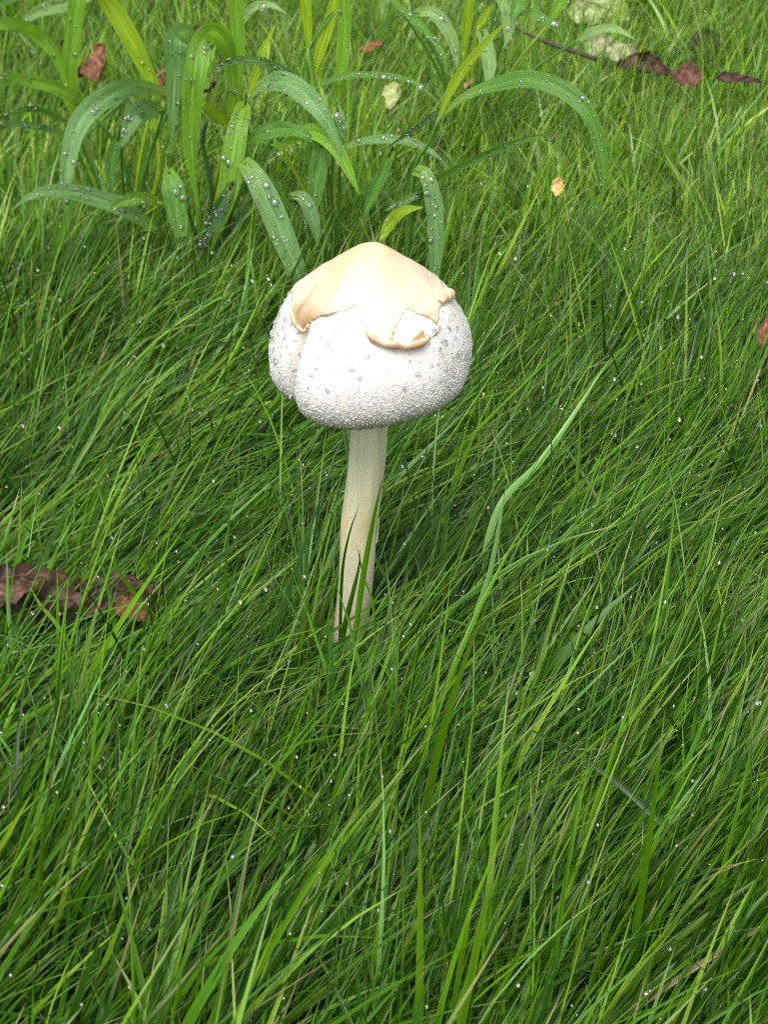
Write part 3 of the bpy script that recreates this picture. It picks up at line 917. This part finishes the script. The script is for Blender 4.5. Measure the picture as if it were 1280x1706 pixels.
dead_leaf(P(931, 311, .335), 0.011, 0.0075, R(75), R(-60), R(-10), 0.8, [(0.55, 0.36, 0.10), (0.72, 0.54, 0.24)], 'tiny golden yellow leaf below the long arching weed leaf', 20, crumple=.6)
dead_leaf(PZ(1274, 552, .040), 0.020, 0.006, R(70), R(-35), R(-20), 0.9, OR, 'rusty leaf scrap half hidden in steep grass', 21)
dead_leaf(PZ(785, 140, 0.050), 0.012, 0.008, R(40), R(-30), R(-20), 0.8, [(0.34, 0.18, 0.08), (0.5, 0.3, 0.16)], 'pinkish tan leaf scrap under the blurred pale weed', 22)
dead_leaf(PZ(620, 78, 0.038), 0.020, 0.010, R(20), R(-20), R(26), 0.8, OR, 'tan brown leaf scrap beyond the tall upright leaves', 23)


def twig(name, pts, r0, r1, col, label):
    path = spline(pts, 24)
    V, F = tube(path, np.linspace(r0, r1, 24) * (1 + 0.12 * np.sin(np.arange(24) * 1.9)), 8)
    return props(mesh(name, V, F, M_TWIG, None, col=np.array(col)), label, 'twig')


twig('twig', [PZ(858, 46, .05), PZ(905, 68, .05), PZ(945, 82, .048), PZ(994, 98, .046)], 0.0011, 0.0020, (0.05, 0.032, 0.022), 'dark straight twig ending at the ragged brown leaf')
twig('twig', [P(652, 974, .012), P(668, 970, .014), P(686, 946, .02), P(690, 942, .022)], 0.0009, 0.0004, (0.03, 0.022, 0.016), 'short black twig in grass beside the mushroom stem')
twig('twig', [P(628, 905, -.006), P(631, 870, -.004), P(629, 850, -.004)], 0.0003, 0.0002, (0.55, 0.47, 0.30), 'thin straw fibre standing against the mushroom stem')

# ------------------------------------------------------------------ grass
PALG = np.array([(0.022, 0.078, 0.002), (0.058, 0.165, 0.003), (0.112, 0.255, 0.006), (0.20, 0.36, 0.022), (0.060, 0.180, 0.022), (0.18, 0.34, 0.10)])
STRAW = np.array([0.46, 0.37, 0.19])


def lean(x, y):
    """azimuth (radians from +X), tilt from the vertical, length, spread of the sward at a place"""
    n1 = np.sin(x * 17 + y * 7 + 1) * np.cos(y * 15 - x * 6)
    n2 = np.sin(x * 39 - y * 21 + 2) * np.cos(y * 33 + x * 15 + 1)
    az = 42 + 16 * n1 + 12 * n2
    tilt = 50 + 7 * n1 - 8 * n2
    L = 0.088 + 0.012 * n2
    spread = np.full_like(x, 15.0)
    # combed flat behind and beside the mushroom
    flat = np.exp(-(((x + 0.10) / 0.16) ** 2 + ((y - 0.13) / 0.13) ** 2))
    flat2 = np.exp(-(((x - 0.12) / 0.10) ** 2 + ((y - 0.05) / 0.07) ** 2)) * .8
    az = az - 14 * flat - 10 * flat2
    tilt = tilt + 14 * flat + 12 * flat2
    # steeper near the bottom of the bank
    nearb = np.clip((-0.03 - y) / 0.12, 0, 1)
    tilt = tilt - 8 * nearb
    L = L + 0.008 * nearb
    # shorter, finer, more upright beyond the weeds
    far = np.clip((y - 0.24) / 0.22, 0, 1)
    tilt = tilt * (1 - far) + 26 * far
    L = L * (1 - far) + (0.056 + 0.008 * n2) * far
    spread = spread + 40 * far
    rt = np.clip((x - 0.10) / 0.15, 0, 1) * (1 - far)
    az = az + 14 * rt
    tilt = tilt - 6 * rt
    return np.radians(az), np.radians(tilt), L, np.radians(spread)


def blade_set(bx, by, az, tilt, L, bend, w, S, three, fine=False):
    n = len(bx)
    t = np.linspace(0, 1, S + 1)
    curlz = rng.normal(0, 0.25, n)
    th = tilt[:, None] + bend[:, None] * t[None] ** 1.3
    th = np.minimum(th, 1.78)
    a = az[:, None] + curlz[:, None] * t[None]
    d = np.stack([np.sin(th) * np.cos(a), np.sin(th) * np.sin(a), np.cos(th)], -1)
    seg = (L / S)[:, None, None]
    p = np.zeros((n, S + 1, 3))
    p[:, 0, 0], p[:, 0, 1] = bx, by
    p[:, 0, 2] = gz(bx, by) - 0.003
    p[:, 1:] = p[:, :1] + np.cumsum((d[:, 1:] + d[:, :-1]) * 0.5 * seg, axis=1)
    p[:, 1:, 2] = np.maximum(p[:, 1:, 2], gz(p[:, 1:, 0], p[:, 1:, 1]) + 0.003)
    # keep clear of the mushroom
    zs = np.clip(p[..., 2], scen[0, 2], scen[-1, 2])
    sx = np.interp(zs, scen[:, 2], scen[:, 0])
    srr = np.interp(zs, scen[:, 2], sr)
    hit = ((np.hypot(p[..., 0] - sx, p[..., 1]) < srr + 0.0012) & (p[..., 2] < ZW)).any(1)
    hit |= ((np.hypot(p[..., 0] - MX, p[..., 1]) < 0.043) & (p[..., 2] > ZW - 0.018)).any(1)
    # trodden patch: nothing tall right in front of the stem
    q = proj(p.reshape(-1, 3)).reshape(n, S + 1, 2)
    cover = ((np.abs(q[..., 0] - 596) < 36) & (q[..., 1] < 1012) & (q[..., 1] > 700) & (p[..., 1] < 0.0)).any(1)
    hit |= cover
    # the long dead leaf lies on pressed-down grass
    cov2 = ((q[..., 0] < 262) & (q[..., 1] < 1030) & (q[..., 1] > 975) & (p[..., 1] < 0.0) & (p[..., 1] > -0.09)).any(1)
    hit |= cov2 & (rng.random(n) < 0.35)
    hol = PZ(1100, 150, 0.0)
    hit |= (((bx - hol[0]) / 0.040) ** 2 + ((by - hol[1]) / 0.022) ** 2 < 1) & (rng.random(n) < 0.8)
    k = ~hit
    p, d, a, w, n, Lk = p[k], d[k], a[k], w[k], int(k.sum()), L[k]
    s = np.stack([-np.sin(a), np.cos(a), np.zeros_like(a)], -1)
    nn = np.cross(d, s)
    roll = (rng.normal(0, 0.6, n)[:, None] + rng.normal(0, 0.5, n)[:, None] * t[None])[..., None]
    sv = s * np.cos(roll) + nn * np.sin(roll)
    nv = nn * np.cos(roll) - s * np.sin(roll)
    prof = (0.62 + 0.38 * np.clip(t / 0.25, 0, 1)) * (1 - np.clip((t - 0.35) / 0.65, 0, 1) ** 1.7) + 0.015
    hw = (w[:, None] * 0.5 * prof[None])[..., None]
    if three:
        fd = rng.uniform(0.15, 0.7, n)[:, None, None]
        V = np.stack([p - sv * hw, p - nv * hw * fd, p + sv * hw], 2)
        m = 3
    else:
        V = np.stack([p - sv * hw, p + sv * hw], 2)
        m = 2
    # colours of the single blades
    pk = rng.choice(len(PALG), n, p=[.30, .32, .19, .06, .08, .05])
    c = PALG[pk] * rng.uniform(0.8, 1.2, (n, 1)) * (1 + rng.normal(0, 0.06, (n, 3)))
    c = np.clip(c, 0.004, 1)[:, None, :] * np.ones((n, S + 1, 1))
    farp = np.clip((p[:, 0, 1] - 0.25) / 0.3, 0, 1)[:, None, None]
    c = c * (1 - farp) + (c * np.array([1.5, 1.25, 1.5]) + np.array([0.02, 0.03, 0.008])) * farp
    base = np.clip(1 - t / 0.22, 0, 1)[None, :, None] * 0.55
    c = c * (1 - base) + np.array([0.20, 0.22, 0.08]) * base
    dry = rng.random(n)
    tipw = np.where(dry < 0.30, rng.uniform(0.05, 0.2, n), 0.0)
    tipm = np.clip((t[None] - (1 - tipw[:, None])) / 0.06, 0, 1)[..., None] * 0.85
    c = c * (1 - tipm) + STRAW * tipm
    full = ((Lk < 0.052) & (rng.random(n) < 0.05) | (rng.random(n) < 0.003))[:, None, None] * 0.75
    c = c * (1 - full) + STRAW * rng.uniform(0.6, 1.1, (n, 1, 1)) * full
    cc = np.repeat(c[:, :, None, :], m, 2)
    if three:
        cc = cc * np.stack([rng.uniform(0.85, 1.15, n), rng.uniform(0.62, 1.0, n), rng.uniform(0.9, 1.3, n)], 1)[:, None, :, None]
    F = grid_faces(S + 1, m)
    Fa = F[None] + (np.arange(n) * (S + 1) * m)[:, None, None]
    return V.reshape(-1, 3), Fa.reshape(-1, 4), cc.reshape(-1, 3), p, nv


def sow(x0, x1, y0, y1, step, per, inside):
    """tufts on a jittered grid; returns blade bases and the tuft's own lean"""
    X, Y = np.meshgrid(np.arange(x0, x1, step), np.arange(y0, y1, step))
    X, Y = X.ravel(), Y.ravel()
    X = X + rng.normal(0, step * 0.42, len(X))
    Y = Y + rng.normal(0, step * 0.42, len(Y))
    k = inside(X, Y)
    X, Y = X[k], Y[k]
    cnt = rng.poisson(per * rng.lognormal(-0.12, 0.5, len(X)))
    az, ti, L, sp_ = lean(X, Y)
    az = az + rng.normal(0, 1, len(X)) * sp_
    ti = ti + rng.normal(0, R(9), len(X))
    L = L * rng.lognormal(0, 0.14, len(X))
    i = np.repeat(np.arange(len(X)), cnt)
    n = len(i)
    bx = X[i] + rng.normal(0, step * 0.24, n)
    by = Y[i] + rng.normal(0, step * 0.24, n)
    az = az[i] + rng.normal(0, 1, n) * (R(16) + 0.6 * (sp_[i] - R(15)))
    ti = np.abs(ti[i] + rng.normal(0, R(12), n))
    L = L[i] * rng.uniform(0.45, 1.2, n)
    stray = rng.random(n) < 0.05
    az = np.where(stray, rng.uniform(-math.pi, math.pi, n), az)
    ti = np.where(stray, rng.uniform(R(5), R(45), n), ti)
    return bx, by, az, ti, L


def halfwidth(y):
    return 0.10 + (y + 0.609) * 0.27


def near_in(x, y):
    return (y > -0.27) & (y < 1.12) & (np.abs(x) < halfwidth(y))


def near_out(x, y):
    return ~near_in(x, y)


bx, by, az, ti, L = sow(-0.62, 0.62, -0.27, 1.12, 0.0125, 13.0, near_in)
n = len(bx)
w = rng.lognormal(math.log(0.00112), 0.40, n) * (1 + 0.22 * np.clip((-by + 0.02) / 0.15, 0, 1))
bend = np.abs(rng.normal(R(26), R(18), n))
close = by < 0.32
V1, F1, C1, p1, nv1 = blade_set(bx[close], by[close], az[close], ti[close], L[close], bend[close], w[close], 6, True)
fr = ~close
V2, F2, C2, p2, nv2 = blade_set(bx[fr], by[fr], az[fr], ti[fr], L[fr], bend[fr], w[fr], 5, False)
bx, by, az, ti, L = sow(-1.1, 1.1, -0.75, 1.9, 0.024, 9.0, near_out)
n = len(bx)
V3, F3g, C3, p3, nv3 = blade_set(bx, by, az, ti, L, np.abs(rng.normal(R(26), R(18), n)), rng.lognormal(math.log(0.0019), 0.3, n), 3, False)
# the lawn runs on, coarser, all round
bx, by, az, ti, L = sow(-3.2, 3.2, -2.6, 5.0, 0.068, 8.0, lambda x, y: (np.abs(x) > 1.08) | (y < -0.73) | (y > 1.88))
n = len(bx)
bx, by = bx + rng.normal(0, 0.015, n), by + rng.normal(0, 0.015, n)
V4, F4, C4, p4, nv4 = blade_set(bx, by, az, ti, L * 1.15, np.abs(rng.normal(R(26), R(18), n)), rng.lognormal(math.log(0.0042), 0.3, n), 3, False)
Vg = np.vstack([V1, V2, V3, V4])
Fg = np.vstack([F1, F2 + len(V1), F3g + len(V1) + len(V2), F4 + len(V1) + len(V2) + len(V3)])
g = mesh('grass', Vg, Fg, M_GRASS, None, col=np.vstack([C1, C2, C3, C4]))
props(g, 'long fine wet green lawn grass leaning to one side', 'grass', kind='stuff')
print('blades', len(p1), len(p2), len(p3), 'tris', 2 * len(Fg))

# dew on the grass
sel1 = rng.choice(len(p1), 2600, replace=False)
j = rng.integers(3, 7, 2600)
sel2 = rng.choice(len(p2), 900, replace=False)
j2 = rng.integers(2, 6, 900)
pos = np.vstack([p1[sel1, j], p2[sel2, j2]])
nrm = np.vstack([nv1[sel1, j], nv2[sel2, j2]])
nrm *= np.where(nrm[:, 2:3] < 0, -1, 1)
rs = np.clip(rng.lognormal(math.log(0.00056), 0.38, len(pos)), 0, 0.0010)
bigd = rs > np.sort(rs)[-900]
Va, Fa_ = scatter(ICO2, (pos + nrm * (rs * 0.75)[:, None])[bigd], nrm[bigd], (rs * 0.95)[bigd], rs[bigd])
Vb, Fb_ = scatter(ICO1, (pos + nrm * (rs * 0.75)[:, None])[~bigd], nrm[~bigd], (rs * 0.95)[~bigd], rs[~bigd])
V, Fc = np.vstack([Va, Vb]), np.vstack([Fa_, Fb_ + len(Va)])
props(mesh('dew', V, Fc, M_DEW), 'tiny clear dew drops clinging to the lawn grass', 'dew', kind='stuff')


# ------------------------------------------------------------------ single blades that stand out
def blade(pts, wpx, colr, label, group=None, tw=0.0, straw_tip=False):
    p3_ = [P(*q) for q in pts]
    n = 30
    path = spline(p3_, n)
    path[0, 2] = min(path[0, 2], float(gz(path[0, 0], path[0, 1])))
    t = np.linspace(0, 1, n)
    dep = (path[:, 1] - CAM[1]) * math.cos(PITCH) + (CAM[2] - path[:, 2]) * math.sin(PITCH)
    W = wpx / FPX * dep.mean()
    tg = unit(np.gradient(path, axis=0))
    vw = unit(CAM - path)
    s0 = unit(np.cross(tg, vw))
    nn = np.cross(tg, s0)
    tw = R(tw)
    sv, nv = s0 * math.cos(tw) + nn * math.sin(tw), nn * math.cos(tw) - s0 * math.sin(tw)
    prof = (0.7 + 0.3 * np.clip(t / 0.2, 0, 1)) * (1 - np.clip((t - 0.4) / 0.6, 0, 1) ** 1.8) + 0.015
    hw = (W / 2 * prof)[:, None]
    u = np.array([-1, -0.5, 0, 0.5, 1])
    V = path[:, None] + sv[:, None] * (u[None, :, None] * hw[:, None]) - nv[:, None] * ((1 - np.abs(u))[None, :, None] * hw[:, None] * 0.4)
    c = np.array(colr)[None, None] * np.ones((n, 5, 1))
    if straw_tip:
        k = np.clip((t - 0.86) / 0.05, 0, 1)[:, None, None]
        c = c * (1 - k) + STRAW * k
    return props(mesh('grass_blade', V.reshape(-1, 3), grid_faces(n, 5), M_GRASS, None, col=c.reshape(-1, 3)), label, 'grass blade', group)


gA = 'long grass blades standing out of the lawn'
blade([(588, 1100, -.030), (598, 1010, -.020), (612, 920, -.014), (630, 830, -.012), (640, 790, -.012)], 10, PALG[1], 'broad green grass blade slanting up the mushroom stem along its edge', gA, 15)
blade([(560, 1110, -.026), (580, 1020, -.022), (597, 950, -.016), (600, 915, -.014)], 9, PALG[0], 'dark grass blade in front of the lower mushroom stem', gA, 10)
blade([(566, 1100, -.020), (570, 960, -.014), (582, 890, -.012), (600, 838, -.012)], 6, PALG[0], 'thin dark grass blade curving across the middle of the mushroom stem', gA, 25)
blade([(624, 1080, -.03), (622, 1010, -.022), (606, 960, -.016), (594, 905, -.014)], 5, PALG[1], 'slim grass blade crossing the mushroom stem base the opposite way', gA, 20)
blade([(790, 1010, .03), (830, 850, .05), (900, 770, .07), (950, 700, .085), (1015, 600, .10)], 12, PALG[5] * 1.3, 'pale glossy grass blade arching over the dark combed grass', gA, 15)
blade([(775, 1060, -.01), (815, 960, -.005), (840, 830, 0.0), (846, 800, .002)], 9, PALG[5], 'pale upright grass blade beside the arching pale blade', gA, 20)
blade([(335, 1650, -.19), (290, 1530, -.175), (215, 1430, -.165), (160, 1330, -.155), (145, 1296, -.15)], 7, PALG[5] * 1.2, 'pale thin grass blade with straw tip leaning against the flow of the lawn', gA, 15, True)
blade([(240, 1700, -.20), (205, 1600, -.19), (170, 1480, -.18), (110, 1410, -.17)], 8, PALG[1], 'green grass blade leaning beside the pale straw-tipped blade', gA, 15)
blade([(655, 1560, -.15), (700, 1400, -.13), (745, 1280, -.115), (765, 1180, -.10)], 13, PALG[4], 'wide bluish grass blade rising through the lawn before the mushroom', gA, 20)
blade([(880, 1500, -.14), (960, 1390, -.12), (1010, 1290, -.10), (1040, 1220, -.09)], 12, PALG[2], 'broad bright green blade sloping over the dark upright tuft', gA, 10)
blade([(1135, 1420, -.11), (1150, 1320, -.10), (1160, 1250, -.09), (1168, 1195, -.08)], 10, PALG[5] * 1.1, 'pale blue-green blade standing beside the straw-coloured stalk', gA, 20)
blade([(1195, 1350, -.10), (1230, 1300, -.09), (1250, 1265, -.085), (1275, 1225, -.08)], 7, STRAW, 'dry straw-coloured stalk on the lawn', gA, 20)
blade([(22, 1110, -.03), (14, 1020, -.028), (12, 960, -.026), (10, 918, -.024)], 7, PALG[5], 'pale upright blade crossing the end of the long crumpled dead leaf', gA, 15)
blade([(205, 1110, -.03), (188, 1030, -.028), (178, 970, -.026), (160, 915, -.024)], 8, PALG[4], 'bluish blade crossing the middle of the long crumpled dead leaf', gA, 15)
blade([(290, 1070, -.02), (240, 1010, -.02), (200, 955, -.02), (165, 895, -.02)], 7, PALG[1], 'dark blade slanting backwards over the long crumpled dead leaf', gA, 15)
blade([(115, 1070, -.03), (90, 1035, -.028), (65, 1005, -.026), (48, 975, -.024)], 7, PALG[3] * .8, 'light blade slanting over the dark hollow of the long crumpled dead leaf', gA, 15)
for dx in (0, 14, 26, 38, 48):
    blade([(968 + dx * .5, 1370, -.09), (970 + dx * .8, 1260, -.075), (965 + dx * 1.1, 1150, -.06), (950 + dx * 1.5, 1060, -.045)], 10, PALG[int(dx) % 2], 'dark green blade of the dense upright tuft in the lawn',
          'blades of the dense upright tuft', 20)
